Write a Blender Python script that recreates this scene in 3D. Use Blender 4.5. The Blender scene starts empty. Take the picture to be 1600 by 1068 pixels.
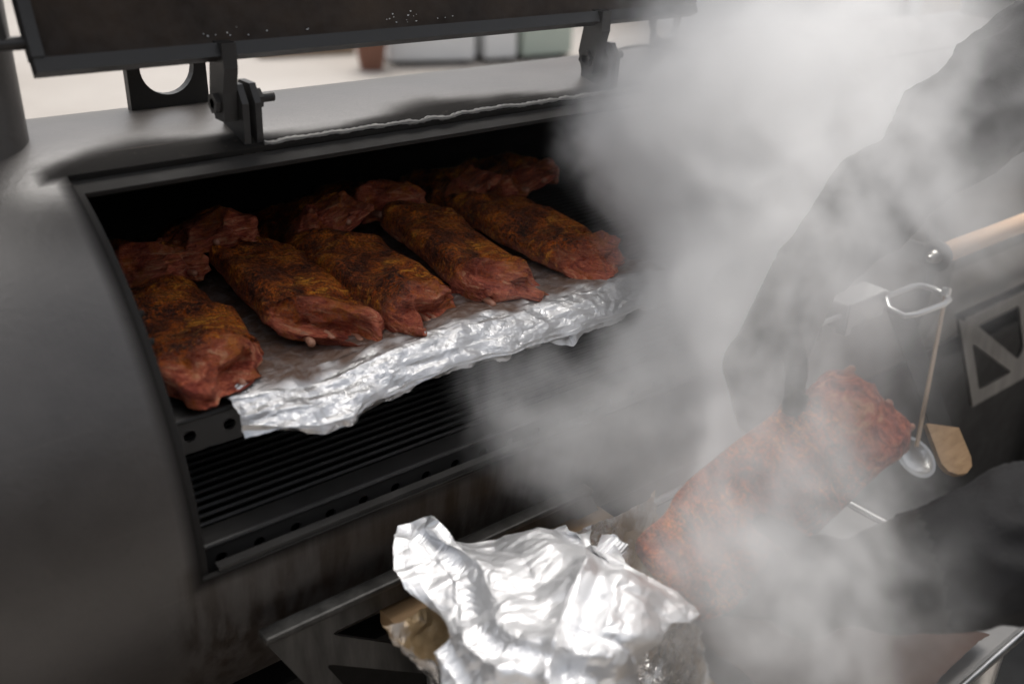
import bpy, bmesh, math, random
from mathutils import Vector, Matrix, noise
from math import sin, cos, pi, radians, sqrt
random.seed(7)
SC = bpy.context.scene
COL = SC.collection
# ------------------------------------------------------------------ camera
FPX = 1538.196                                     # focal length in photo pixels (1600 wide)
def _n(v): return Vector(v).normalized()
_X = _n((2100.0, -681.0, FPX)); _D = _n((-100.0, 3166.0, FPX))
_Z = -_D; _Y = _Z.cross(_X)
def cam2world(v): v = Vector(v); return Vector((_X.dot(v), _Y.dot(v), _Z.dot(v)))
CAM = Vector((-0.239, -1.064, 1.642))
cd = bpy.data.cameras.new('camera'); cam = bpy.data.objects.new('camera', cd); COL.objects.link(cam)
r_, u_, b_ = cam2world((1, 0, 0)), cam2world((0, -1, 0)), cam2world((0, 0, -1))
cam.matrix_world = Matrix(((r_.x, u_.x, b_.x, CAM.x), (r_.y, u_.y, b_.y, CAM.y), (r_.z, u_.z, b_.z, CAM.z), (0, 0, 0, 1)))
cd.sensor_width = 36; cd.lens = FPX * 36 / 1600; cd.clip_start = 0.02; cd.clip_end = 6000
cd.dof.use_dof = True; cd.dof.focus_distance = 1.16; cd.dof.aperture_fstop = 2.8
SC.camera = cam
def at(px, py, d):                                 # point at distance d along the ray through a photo pixel
    return CAM + cam2world((px - 800, py - 534, FPX)).normalized() * d
def atz(px, py, z):
    r = cam2world((px - 800, py - 534, FPX)); return CAM + r * ((z - CAM.z) / r.z)
def aty(px, py, y):
    r = cam2world((px - 800, py - 534, FPX)); return CAM + r * ((y - CAM.y) / r.y)
# ------------------------------------------------------------------ world, sun, exposure
SUN_EL, SUN_AZ = radians(68), radians(28)         # azimuth measured from +Y towards +X
w = bpy.data.worlds.new('World'); SC.world = w; w.use_nodes = True
wn = w.node_tree; bg = wn.nodes['Background']
sky = wn.nodes.new('ShaderNodeTexSky'); sky.sky_type = 'NISHITA'; sky.sun_disc = False
sky.sun_elevation = SUN_EL; sky.sun_rotation = SUN_AZ; sky.air_density = 1.2; sky.dust_density = 6; sky.ozone_density = 1.0
hs = wn.nodes.new('ShaderNodeHueSaturation'); hs.inputs['Saturation'].default_value = 0.3
wn.links.new(sky.outputs[0], hs.inputs['Color']); wn.links.new(hs.outputs[0], bg.inputs[0]); bg.inputs[1].default_value = 0.135
sd = bpy.data.lights.new('sun', 'SUN'); sd.energy = 1.3; sd.angle = radians(35); sd.color = (1, .96, .9)
sun = bpy.data.objects.new('sun', sd); COL.objects.link(sun)
sdir = Vector((sin(SUN_AZ) * cos(SUN_EL), cos(SUN_AZ) * cos(SUN_EL), sin(SUN_EL)))
sun.rotation_euler = sdir.to_track_quat('Z', 'Y').to_euler(); sun.location = (0, 0, 6)
SC.view_settings.view_transform = 'Standard'; SC.view_settings.look = 'None'; SC.view_settings.gamma = 1
SC.view_settings.exposure = 0.50
SC.cycles.max_bounces = 16; SC.cycles.volume_bounces = 6; SC.cycles.diffuse_bounces = 3; SC.cycles.glossy_bounces = 3
SC.cycles.transparent_max_bounces = 8; SC.cycles.caustics_reflective = False; SC.cycles.caustics_refractive = False
SC.cycles.use_denoising = True
SC.cycles.volume_step_rate = 3.0; SC.cycles.volume_max_steps = 256
# ------------------------------------------------------------------ helpers
def mesh(name, V, F, mat=None, parent=None, smooth=False, mats=None, fm=None):
    m = bpy.data.meshes.new(name); m.from_pydata([tuple(v) for v in V], [], F)
    for x in (mats or ([mat] if mat else [])): m.materials.append(x)
    if fm: m.polygons.foreach_set('material_index', fm)
    if smooth: m.polygons.foreach_set('use_smooth', [True] * len(m.polygons))
    m.update()
    o = bpy.data.objects.new(name, m); COL.objects.link(o)
    if parent: o.parent = parent
    return o
def share(o, parent, loc):
    c = o.copy(); COL.objects.link(c); c.parent = parent; c.location = loc; return c
def empty(name, loc=(0, 0, 0), label=None, cat=None, group=None):
    o = bpy.data.objects.new(name, None); COL.objects.link(o); o.location = loc; o.empty_display_size = .05
    tag(o, label, cat, group); return o
def tag(o, label=None, cat=None, group=None, kind=None):
    if label: o['label'] = label
    if cat: o['category'] = cat
    if group: o['group'] = group
    if kind: o['kind'] = kind
    return o
class G:                                           # geometry collector
    def __init__(s): s.V = []; s.F = []
    def add(s, V, F):
        b = len(s.V); s.V += [Vector(v) for v in V]; s.F += [tuple(i + b for i in f) for f in F]; return s
    def box(s, c, d, rot=None, bev=.0):
        bm = bmesh.new(); bmesh.ops.create_cube(bm, size=1)
        for v in bm.verts: v.co = Vector((v.co.x * d[0], v.co.y * d[1], v.co.z * d[2]))
        if bev: bmesh.ops.bevel(bm, geom=bm.edges[:], offset=bev, segments=2, affect='EDGES', profile=.6)
        V = [(rot @ v.co if rot else v.co) + Vector(c) for v in bm.verts]; bm.verts.index_update()
        F = [tuple(v.index for v in f.verts) for f in bm.faces]; bm.free(); return s.add(V, F)
    def tube(s, P, r, n=10, cap=True):             # r: number or list
        P = [Vector(p) for p in P]; R = r if isinstance(r, (list, tuple)) else [r] * len(P)
        V = []; up = None
        for i, p in enumerate(P):
            t = (P[min(i + 1, len(P) - 1)] - P[max(i - 1, 0)]).normalized()
            if up is None: up = t.orthogonal().normalized()
            up = (up - t * up.dot(t)).normalized(); sd_ = t.cross(up)
            for k in range(n):
                a = 2 * pi * k / n; V.append(p + (up * cos(a) + sd_ * sin(a)) * R[i])
        F = [(i * n + k, i * n + (k + 1) % n, (i + 1) * n + (k + 1) % n, (i + 1) * n + k) for i in range(len(P) - 1) for k in range(n)]
        if cap: F += [tuple(range(n))[::-1], tuple((len(P) - 1) * n + k for k in range(n))]
        return s.add(V, F)
    def prism(s, poly, a, b):                      # poly: list of Vector, extruded a -> b (vectors added)
        n = len(poly); V = [Vector(p) + Vector(a) for p in poly] + [Vector(p) + Vector(b) for p in poly]
        F = [tuple(range(n))[::-1], tuple(range(n, 2 * n))] + [(i, (i + 1) % n, n + (i + 1) % n, n + i) for i in range(n)]
        return s.add(V, F)
    def lathe(s, prof, c, ax=(0, 0, 1), n=24):
        ax = Vector(ax).normalized(); u = ax.orthogonal().normalized(); v = ax.cross(u); c = Vector(c)
        V = [c + ax * h + (u * cos(2 * pi * k / n) + v * sin(2 * pi * k / n)) * r for r, h in prof for k in range(n)]
        F = [(i * n + k, i * n + (k + 1) % n, (i + 1) * n + (k + 1) % n, (i + 1) * n + k) for i in range(len(prof) - 1) for k in range(n)]
        return s.add(V, F)
    def build(s, name, mat, parent=None, smooth=False):
        o = mesh(name, s.V, s.F, mat, parent, False)
        bm = bmesh.new(); bm.from_mesh(o.data); bmesh.ops.recalc_face_normals(bm, faces=bm.faces[:]); bm.to_mesh(o.data); bm.free()
        if smooth:
            o.data.polygons.foreach_set('use_smooth', [True] * len(o.data.polygons)); o.data.set_sharp_from_angle(angle=radians(40))
        return o
def holed_strip(g, O, U, W, Nn, length, height, holes, r, th, seg=16):
    """flat bar with round holes; O corner, U length dir, W height dir, Nn thickness dir; holes = centres along length (mid height or (u,w))"""
    O, U, W, Nn = map(Vector, (O, U, W, Nn))
    hs_ = [(h if isinstance(h, tuple) else (h, height / 2)) for h in holes]
    cuts = [0] + [(hs_[i][0] + hs_[i + 1][0]) / 2 for i in range(len(hs_) - 1)] + [length]
    P = lambda u, w, t: O + U * u + W * w + Nn * t
    for i, (hu, hw) in enumerate(hs_):
        u0, u1 = cuts[i], cuts[i + 1]; V = []; F = []
        for t in (0, th):
            for k in range(seg):
                a = 2 * pi * k / seg + pi / seg; V.append(P(hu + r * cos(a), hw + r * sin(a), t))
            for k in range(seg):
                a = 2 * pi * k / seg + pi / seg; dx, dy = cos(a), sin(a); c = []
                if dx > 1e-6: c.append((u1 - hu) / dx)
                if dx < -1e-6: c.append((u0 - hu) / dx)
                if dy > 1e-6: c.append((height - hw) / dy)
                if dy < -1e-6: c.append((0 - hw) / dy)
                m = min(c); V.append(P(hu + dx * m, hw + dy * m, t))
            for cu, cw in ((u1, height), (u0, height), (u0, 0), (u1, 0)): V.append(P(cu, cw, t))
        st = 2 * seg + 4
        for b in (0, st):
            for k in range(seg):
                k2 = (k + 1) % seg; a1, a2 = seg + k + b, seg + k2 + b
                F.append((k + b, k2 + b, a2, a1))
            def side(k):
                a = 2 * pi * k / seg + pi / seg; dx, dy = cos(a), sin(a)
                c = {}
                if dx > 1e-6: c[0] = (u1 - hu) / dx
                if dx < -1e-6: c[2] = (u0 - hu) / dx
                if dy > 1e-6: c[1] = (height - hw) / dy
                if dy < -1e-6: c[3] = (0 - hw) / dy
                return min(c, key=c.get)
            for k in range(seg):
                k2 = (k + 1) % seg; s1, s2 = side(k), side(k2)
                if s1 != s2:
                    corner = {(0, 1): 0, (1, 2): 1, (2, 3): 2, (3, 0): 3}.get((s1, s2))
                    if corner is not None: F.append((seg + k + b, seg + k2 + b, 2 * seg + corner + b))
        for k in range(seg):
            k2 = (k + 1) % seg; F.append((k, k2, k2 + st, k + st))
        c0, c1, c2, c3 = (2 * seg + q for q in range(4))
        F += [(c0, c1, c1 + st, c0 + st), (c2, c3, c3 + st, c2 + st)]
        if i == 0: F.append((c1, c2, c2 + st, c1 + st))
        if i == len(hs_) - 1: F.append((c3, c0, c0 + st, c3 + st))
        g.add(V, F)
    return g
# ------------------------------------------------------------------ materials
class M_:
    def __init__(s, name):
        s.m = bpy.data.materials.new(name); s.m.use_nodes = True; s.nt = s.m.node_tree; s.p = s.nt.nodes['Principled BSDF']; s.out = s.nt.nodes['Material Output']
    def n(s, t, **kw):
        x = s.nt.nodes.new(t)
        for k, v in kw.items(): setattr(x, k, v)
        return x
    def l(s, a, b): s.nt.links.new(a, b)
    def coord(s, scale=(1, 1, 1), rot=(0, 0, 0)):
        t = s.n('ShaderNodeTexCoord'); mp = s.n('ShaderNodeMapping'); mp.inputs['Scale'].default_value = scale; mp.inputs['Rotation'].default_value = rot
        s.l(t.outputs['Object'], mp.inputs['Vector']); return mp.outputs[0]
    def noise(s, scale, detail=5, rough=.6, vec=None, dist=0):
        x = s.n('ShaderNodeTexNoise'); x.inputs['Scale'].default_value = scale; x.inputs['Detail'].default_value = detail; x.inputs['Roughness'].default_value = rough; x.inputs['Distortion'].default_value = dist
        s.l(vec if vec else s.coord(), x.inputs['Vector']); return x.outputs[0]
    def ramp(s, fac, stops):
        x = s.n('ShaderNodeValToRGB'); e = x.color_ramp.elements
        while len(e) < len(stops): e.new(.5)
        for q, (p, c) in zip(e, stops): q.position = p; q.color = (c, c, c, 1) if not isinstance(c, tuple) else (*c, 1)
        s.l(fac, x.inputs[0]); return x.outputs[0]
    def mix(s, fac, a, b, mode='MIX'):
        x = s.n('ShaderNodeMix', data_type='RGBA', blend_type=mode)
        for sock, v in ((x.inputs[0], fac), (x.inputs[6], a), (x.inputs[7], b)):
            if hasattr(v, 'links'): s.l(v, sock)
            elif isinstance(v, tuple): sock.default_value = (*v, 1)
            else: sock.default_value = v
        return x.outputs[2]
    def math(s, op, a, b=0.0, clamp=False):
        x = s.n('ShaderNodeMath', operation=op); x.use_clamp = clamp
        for sock, v in zip(x.inputs, (a, b)):
            if hasattr(v, 'links'): s.l(v, sock)
            else: sock.default_value = v
        return x.outputs[0]
    def attr(s, name): x = s.n('ShaderNodeAttribute'); x.attribute_name = name; return x.outputs['Fac']
    def bump(s, h, st=.3, dist=.01, normal=None):
        x = s.n('ShaderNodeBump'); x.inputs['Strength'].default_value = st; x.inputs['Distance'].default_value = dist; s.l(h, x.inputs['Height'])
        if normal: s.l(normal, x.inputs['Normal'])
        return x.outputs[0]
    def fin(s, col=None, rough=None, metal=0.0, normal=None, spec=.5, **kw):
        for k, v in (('Base Color', col), ('Roughness', rough), ('Metallic', metal), ('Normal', normal), ('Specular IOR Level', spec), *kw.items()):
            if v is None: continue
            i = s.p.inputs[k]
            if hasattr(v, 'links'): s.l(v, i)
            elif isinstance(v, tuple): i.default_value = (*v, 1) if len(v) == 3 and i.type == 'RGBA' else v
            else: i.default_value = v
        return s.m
def simple(name, c1, c2, scale=20, rough=.5, metal=0, bs=.2, bd=.003, spec=.5, **kw):
    m = M_(name); n = m.noise(scale, 6)
    return m.fin(m.mix(n, c1, c2), m.ramp(n, [(.2, rough * .8), (.8, min(1, rough * 1.2))]), metal, m.bump(n, bs, bd), spec, **kw)
def mk_barrel():
    m = M_('smoker_paint'); n = m.noise(7, 8, .65); f = m.noise(160, 3, .7)
    c = m.mix(m.ramp(n, [(.3, 0.), (.7, 1.)]), (.046, .040, .036), (.078, .069, .063))
    streak = m.noise(1, 5, .6, m.coord((70, 70, 2.2)))
    so = m.attr('soot')
    c = m.mix(m.math('MULTIPLY', m.ramp(streak, [(.42, 0.), (.62, 1.)]), m.attr('drip')), c, (.022, .014, .009))
    c = m.mix(so, c, (.011, .010, .009))
    sp = m.noise(55, 6, .75); sc2 = m.noise(1, 3, .5, m.coord((3, 160, 160)))
    c = m.mix(m.ramp(sp, [(.62, 0.), (.74, .5)]), c, (.10, .082, .068))
    c = m.mix(m.ramp(sc2, [(.68, 0.), (.74, .35)]), c, (.12, .105, .09))
    c = m.mix(m.ramp(f, [(.66, 0.), (.76, .6)]), c, (.012, .010, .009))
    r = m.math('ADD', m.math('ADD', m.math('MULTIPLY', n, .12), .33), m.math('MULTIPLY', so, .45))
    return m.fin(c, r, 0, m.bump(m.math('ADD', f, sp), .18, .002), m.math('SUBTRACT', .75, m.math('MULTIPLY', so, .7)))
MB = mk_barrel()
M_soot = simple('soot_black', (.006, .0055, .005), (.016, .014, .012), 30, .8, 0, .4, .004, .3)
M_dark = simple('black_painted_steel', (.018, .017, .016), (.04, .037, .034), 25, .5, 0, .15, .002)
M_rim = simple('rim_steel', (.032, .032, .030), (.075, .073, .068), 18, .45, .3, .2, .002)
M_weld = simple('weld_metal', (.11, .105, .098), (.30, .29, .27), 90, .55, .3, .7, .003)
M_rust = simple('scorched_steel', (.014, .013, .012), (.032, .029, .026), 30, .75, 0, .3, .002, .25)
M_steel = simple('stainless', (.55, .55, .54), (.70, .70, .69), 30, .36, 1, .05, .001)
M_zinc = simple('zinc_plate', (.50, .50, .49), (.66, .66, .64), 40, .45, .35, .1, .001)
M_table = simple('worn_table_steel', (.20, .195, .185), (.34, .33, .32), 18, .5, .7, .1, .001)
M_bolt = simple('zinc_bolt', (.35, .34, .32), (.5, .48, .45), 80, .35, 1, .1, .001)
M_boltd = simple('dark_bolt', (.03, .03, .03), (.07, .065, .06), 80, .4, .5, .2, .001)
def mk_lid():
    m = M_('lid_inside'); n = m.noise(9, 7, .65); f = m.noise(70, 4)
    c = m.mix(m.ramp(n, [(.3, 0.), (.75, 1.)]), (.016, .011, .008), (.06, .040, .026))
    return m.fin(c, m.ramp(f, [(.3, .55), (.7, .8)]), 0, m.bump(f, .3, .002), .3)
M_lidin = mk_lid()
def mk_shelf():
    m = M_('shelf_steel'); st = m.noise(1, 6, .65, m.coord((45, 45, 5))); n = m.noise(8, 5)
    c = m.mix(m.ramp(st, [(.35, 0.), (.65, 1.)]), (.030, .028, .026), (.10, .096, .088))
    c = m.mix(m.ramp(n, [(.35, 0.), (.7, .6)]), c, (.025, .022, .019))
    return m.fin(c, .42, .25, m.bump(st, .1, .002), .5)
M_shelf = mk_shelf()
def mk_wood(name, a, b, sc=(3, 40, 40)):
    m = M_(name); n = m.noise(2, 6, .6, m.coord(sc), .5)
    return m.fin(m.mix(m.ramp(n, [(.3, 0.), (.7, 1.)]), a, b), .5, 0, m.bump(n, .15, .002))
M_wood = mk_wood('turned_beech', (.50, .30, .17), (.62, .41, .25))
M_oldwood = mk_wood('oiled_wood', (.22, .13, .06), (.36, .23, .12))
M_plank = mk_wood('pallet_wood', (.20, .14, .09), (.34, .25, .17))
M_wall = mk_wood('shed_boards', (.03, .025, .02), (.06, .05, .04), (40, 40, 3))
def mk_meat():
    m = M_('rubbed_rib_meat'); fl = m.attr('flesh')
    v = m.coord(); n1 = m.noise(34, 6, .68, v, .6); n2 = m.noise(520, 3, .7, v); n3 = m.noise(1, 6, .65, m.coord((34, 120, 60)), 1.0); n4 = m.noise(190, 4, .7, v)
    g1 = m.noise(330, 4, .75, v); pt = m.noise(11, 4, .6, v)
    bark = m.ramp(n1, [(.30, (.030, .006, .002)), (.44, (.20, .034, .005)), (.55, (.52, .105, .010)), (.68, (.88, .25, .020))])
    bark = m.mix(m.math('MULTIPLY', m.ramp(n3, [(.52, 0.), (.60, 1.)]), m.ramp(pt, [(.46, 0.), (.60, 1.)])), bark, (.95, .37, .035))
    bark = m.mix(m.ramp(g1, [(.47, 0.), (.58, .70)]), bark, (.022, .005, .002))
    bark = m.mix(m.math('MULTIPLY', m.ramp(n4, [(.47, 0.), (.56, .92)]), m.ramp(pt, [(.42, 1.), (.58, .25)])), bark, (.014, .004, .002))
    bark = m.mix(m.ramp(n2, [(.60, 0.), (.66, .7)]), bark, (.85, .28, .04))
    f1 = m.noise(1, 7, .68, m.coord((26, 34, 120)), 1.4)
    flesh = m.ramp(f1, [(.28, (.10, .013, .008)), (.42, (.34, .060, .034)), (.54, (.64, .165, .085)), (.66, (.82, .42, .24))])
    flesh = m.mix(m.ramp(n1, [(.52, 0.), (.66, .85)]), flesh, (.46, .13, .015))
    flesh = m.mix(m.ramp(n4, [(.60, 0.), (.70, .5)]), flesh, (.07, .012, .008))
    c = m.mix(fl, bark, flesh)
    h = m.math('ADD', m.math('ADD', m.math('MULTIPLY', n2, .4), n4), m.math('ADD', f1, n1))
    rg = m.ramp(n4, [(.35, .20), (.65, .62)])
    bp = m.bump(h, 1.0, .006); s = m.fin(c, rg, 0, bp, .35); m.l(bp, m.p.inputs['Coat Normal'])
    m.p.inputs['Coat Weight'].default_value = .14; m.p.inputs['Coat Roughness'].default_value = .15
    return s
M_meat = mk_meat()
M_bone = simple('rib_bone', (.30, .10, .06), (.50, .27, .17), 60, .4, 0, .3, .002)
def mk_foil(name, stain=.0, st_col=(.22, .11, .03), rough=.23, bs=.38, met=.35, base=(.92, .92, .925)):
    m = M_(name); v = m.coord()
    vo = m.n('ShaderNodeTexVoronoi'); vo.inputs['Scale'].default_value = 95; vo.distance = 'CHEBYCHEV'
    w_ = m.noise(14, 3, .6, v); add = m.n('ShaderNodeVectorMath', operation='ADD'); m.l(v, add.inputs[0]); m.l(w_, add.inputs[1]); m.l(add.outputs[0], vo.inputs['Vector'])
    n = m.noise(60, 5, .6, v, 1.5); s = m.noise(9, 5, .65, v)
    h = m.math('ADD', m.math('MULTIPLY', vo.outputs[0], .6), m.math('MULTIPLY', n, .8))
    msk = m.ramp(s, [(.72 - stain * .5, 0.), (.80 - stain * .4, 1.)])
    msk = m.math('MAXIMUM', msk, m.math('MULTIPLY', m.attr('grease'), m.ramp(n, [(.30, .75), (.55, 1.)])))
    c = m.mix(msk, base, st_col)
    r = m.mix(msk, (rough,) * 3, (.45,) * 3)
    return m.fin(c, r, m.ramp(msk, [(0, 1.), (1, met)]), m.bump(h, bs, .004))
M_foil = mk_foil('aluminium_foil', .04, st_col=(.10, .042, .016), rough=.34, bs=.22, met=.05, base=(.64, .64, .645))
M_foil2 = mk_foil('crumpled_foil', -.1, rough=.52, bs=.05, base=(.86, .86, .865))
M_foil3 = mk_foil('greasy_foil', .60, (.45, .31, .16))
M_cloth = simple('black_cloth', (.010, .010, .011), (.022, .021, .021), 220, .85, 0, .5, .002, .25)
M_glove = simple('black_glove', (.012, .012, .012), (.03, .028, .026), 140, .6, 0, .5, .002, .4)
M_skin = simple('skin', (.45, .24, .16), (.55, .31, .22), 60, .5, 0, .1, .001)
M_hair = simple('brown_hair', (.02, .012, .008), (.06, .035, .02), 90, .6, 0, .6, .004)
M_paper = simple('butcher_paper', (.06, .032, .022), (.11, .06, .042), 25, .7, 0, .3, .003)
def mk_ground():
    m = M_('paving'); n = m.noise(.5, 8, .6); f = m.noise(35, 5, .7)
    c = m.mix(m.ramp(n, [(.3, 0.), (.7, 1.)]), (.31, .28, .25), (.42, .39, .36))
    c = m.mix(m.ramp(f, [(.4, 0.), (.7, .5)]), c, (.30, .27, .24))
    return m.fin(c, .85, 0, m.bump(f, .3, .01))
M_ground = mk_ground()
M_white = simple('white_render', (.70, .70, .69), (.80, .80, .79), 3, .7, 0, .1, .01)
M_vanw = simple('van_paint', (.62, .62, .60), (.72, .72, .70), 2, .3, 0, 0, .001)
M_green = simple('pale_green_paint', (.40, .46, .40), (.48, .54, .47), 2, .35, 0, 0, .001)
M_tyre = simple('tyre_rubber', (.03, .022, .017), (.07, .05, .035), 20, .8)
M_glass = simple('dark_glass', (.02, .025, .03), (.03, .035, .04), 3, .1)
M_roof = simple('roof_tile', (.16, .07, .045), (.24, .11, .07), 6, .8)
# ------------------------------------------------------------------ setting
tag(mesh('ground', [(-2500, -2500, 0), (2500, -2500, 0), (2500, 2500, 0), (-2500, 2500, 0)], [(0, 1, 2, 3)], M_ground), kind='structure')
g = G(); g.box((1.0, -.62, .006), (3.2, .9, .011), None, .003); tag(g.build('added_dark_mat', simple('dark_mat_black', (.012, .012, .012), (.025, .024, .022), 60, .8)), 'added black mat darkening the paving along the smoker front', 'mat')  # mat added to darken the ground and its bounce onto the barrel
# ------------------------------------------------------------------ smoker
R, AZ = .34, 1.05
smk = empty('barrel_smoker', (.6, 0, 0), 'large dark steel barrel smoker with open lid above the racks of ribs', 'smoker')
smk_off = Vector((-.6, 0, 0))
def put(o):                                        # parts are modelled in world space
    o.location = smk_off; return o
def cylp(x, a, r=R): a = radians(a); return Vector((x, -r * cos(a), AZ + r * sin(a)))
OX0, OX1, OA0, OA1 = 0.0, .885, 70.0, -1.0         # opening
XL, XR = -.62, 2.45
def barrel():
    xs = [XL + (OX0 - .3 - XL) * i / 8 for i in range(8)] + [OX0 - .3 + .3 * i / 20 for i in range(20)] + [OX0 + (OX1 - OX0) * i / 60 for i in range(60)] \
        + [OX1 + .5 * i / 30 for i in range(30)] + [OX1 + .5 + (XR - OX1 - .5) * i / 16 for i in range(17)]
    an = [OA1 + (OA0 - OA1) * i / 36 for i in range(36)] + [OA0 + (110 - OA0) * i / 24 for i in range(24)] + [110 + (300 - 110) * i / 48 for i in range(48)] + [300 + (359 - 300) * i / 24 for i in range(24)]
    nx, na = len(xs), len(an); V = []; F = []; fm = []
    for r in (R, R - .006):
        for x in xs:
            for a in an: V.append(cylp(x, a, r))
    off = nx * na; hole = lambda i, j: 28 <= i < 88 and j < 36
    for i in range(nx - 1):
        for j in range(na):
            j2 = (j + 1) % na
            if hole(i, j): continue
            a, b, c, d = i * na + j, i * na + j2, (i + 1) * na + j2, (i + 1) * na + j
            F.append((a, d, c, b)); fm.append(0); F.append((a + off, b + off, c + off, d + off)); fm.append(1)
    for i in range(28, 88):
        for j in (0, 36):
            a, d = i * na + j, (i + 1) * na + j; F.append((a, d, d + off, a + off)); fm.append(2)
    for j in range(36):
        for i in (28, 88):
            a, b = i * na + j, i * na + j + 1; F.append((a, b, b + off, a + off)); fm.append(2)
    o = mesh('barrel', V, F, None, smk, True, [MB, M_soot, M_rust], fm)
    o.data.set_sharp_from_angle(angle=radians(35))
    so = o.data.attributes.new('soot', 'FLOAT', 'POINT'); dr = o.data.attributes.new('drip', 'FLOAT', 'POINT')
    S = []; Dp = []
    for r in (0, 1):
        for x in xs:
            for a in an:
                aa = a if a < 180 else a - 360
                dx = max(OX0 - x, x - OX1, 0); da = max(aa - OA0, OA1 - aa, 0) * radians(1) * R
                d = sqrt(dx * dx + da * da)
                nz = noise.noise(Vector((x * 9, aa * .10, 3.1))) + .5 * noise.noise(Vector((x * 24, aa * .3, 8.1)))
                if aa > OA0 - 1:
                    # soot blown out along the upper edge of the mouth: thick in two stretches
                    wd = .012 + .030 * max(0, min(1, 1.6 * noise.noise(Vector((x * 3.1 + 5.2, 0, 0))) + .45))
                    wd = max(wd, .062 * math.exp(-((x - .10) / .12) ** 2), .065 * math.exp(-((x - .46) / .17) ** 2))
                    s = 1 - (d / (wd * (1 + .35 * nz)))
                else: s = 1 - d / (.011 * (1 + .5 * nz))
                s = max(0, min(1, s * 1.6)); S.append(s * s * (3 - 2 * s) * .96)
                Dp.append(max(0, min(1, (d < .35) * (aa < OA1 + 2) * (1 if -.02 < x < OX1 + .1 else 0))))
    so.data.foreach_set('value', S); dr.data.foreach_set('value', Dp)
    return put(o)
barrel()
for x, nm in ((XL, 'end_plate'), (XR, 'end_plate')):
    g = G(); g.lathe([(0, -.004), (R + .004, -.004), (R + .004, .004), (0, .004)], (x, 0, AZ), (1, 0, 0), 64); put(g.build(nm, M_dark, smk))
# rim bars round the mouth, weld bead along its top edge
def arc_bar(xa, xb, ra, rb, a0, a1, n=30):
    g = G(); V = []
    for i in range(n + 1):
        a = a0 + (a1 - a0) * i / n
        for x, r in ((xa, ra), (xb, ra), (xb, rb), (xa, rb)): V.append(cylp(x, a, r))
    F = [(4 * i + k, 4 * i + (k + 1) % 4, 4 * i + 4 + (k + 1) % 4, 4 * i + 4 + k) for i in range(n) for k in range(4)] + [(0, 1, 2, 3), (4 * n + 3, 4 * n + 2, 4 * n + 1, 4 * n)]
    g.add(V, F); return g
put(arc_bar(OX0 + .001, OX0 + .008, R - .020, R - .0065, OA1 - 2, OA0 + 1).build('rim_bar', M_rust, smk, True))
put(arc_bar(OX1 - .016, OX1 - .001, R - .022, R - .007, OA1 - 2, OA0 + 1).build('rim_bar', M_rim, smk, True))
put(arc_bar(OX0 - .01, OX1 + .01, R - .012, R - .0065, OA0 - 3.6, OA0 - .1, 4).build('rim_bar', M_rust, smk))
put(arc_bar(OX0 + .017, OX1 - .017, R - .012, R - .002, OA1 + .1, OA1 + 0.9, 4).build('rim_bar', M_dark, smk))
def bead(x0, x1, a, r, name='weld_bead'):
    g = G(); P = []; Rr = []; n = int((x1 - x0) / .003)
    for i in range(n + 1):
        x = x0 + (x1 - x0) * i / n
        P.append(cylp(x, a + .75 * noise.noise(Vector((x * 45, 1, 0))) + .7 * noise.noise(Vector((x * 11, 4, 0))), R + .001)); Rr.append(r * (1 + .15 * sin(x * 700) + .7 * noise.noise(Vector((x * 70, 0, 2)))))
    g.tube(P, Rr, 7); return put(g.build(name, M_weld, smk, True))
bead(.20, OX1, OA0 + .6, .0028)
# mid-barrel straps and far lid
put(arc_bar(1.215, 1.27, R + .001, R + .016, -20, 200, 60).build('reinforcing_strap', M_dark, smk, True))
put(arc_bar(.935, .955, R + .0005, R + .005, -4, 110, 40).build('lid_stop_strip', MB, smk, True))
def lid_shell(name, x0, x1, a0, a1, ra, rb, mats, nx=20, na=30):
    V = []; F = []; fm = []
    for r in (rb, ra):
        for i in range(nx + 1):
            for j in range(na + 1): V.append(cylp(x0 + (x1 - x0) * i / nx, a0 + (a1 - a0) * j / na, r))
    off = (nx + 1) * (na + 1); I = lambda i, j: i * (na + 1) + j
    for i in range(nx):
        for j in range(na):
            F.append((I(i, j), I(i + 1, j), I(i + 1, j + 1), I(i, j + 1))); fm.append(0)
            F.append((I(i, j) + off, I(i, j + 1) + off, I(i + 1, j + 1) + off, I(i + 1, j) + off)); fm.append(1)
    for i in range(nx):
        for j in (0, na): F.append((I(i, j), I(i, j) + off, I(i + 1, j) + off, I(i + 1, j))); fm.append(2)
    for j in range(na):
        for i in (0, nx): F.append((I(i, j), I(i, j + 1), I(i, j + 1) + off, I(i, j) + off)); fm.append(2)
    return mesh(name, V, F, None, smk, True, mats, fm)
fl = put(lid_shell('closed_lid', 1.272, 2.2, 65, 4, R + .002, R + .010, [MB, M_soot, M_dark])); fl.data.set_sharp_from_angle(angle=radians(40))
fl['label'] = 'closed dark lid with pale wooden handle'
put(arc_bar(1.262, 2.21, R + .0015, R + .004, 64, 67.4, 4).build('lid_gap', M_soot, smk))
put(arc_bar(1.272, 2.2, R + .011, R + .016, 2.0, 9.0, 6).build('lid_lip', M_dark, smk))
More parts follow.
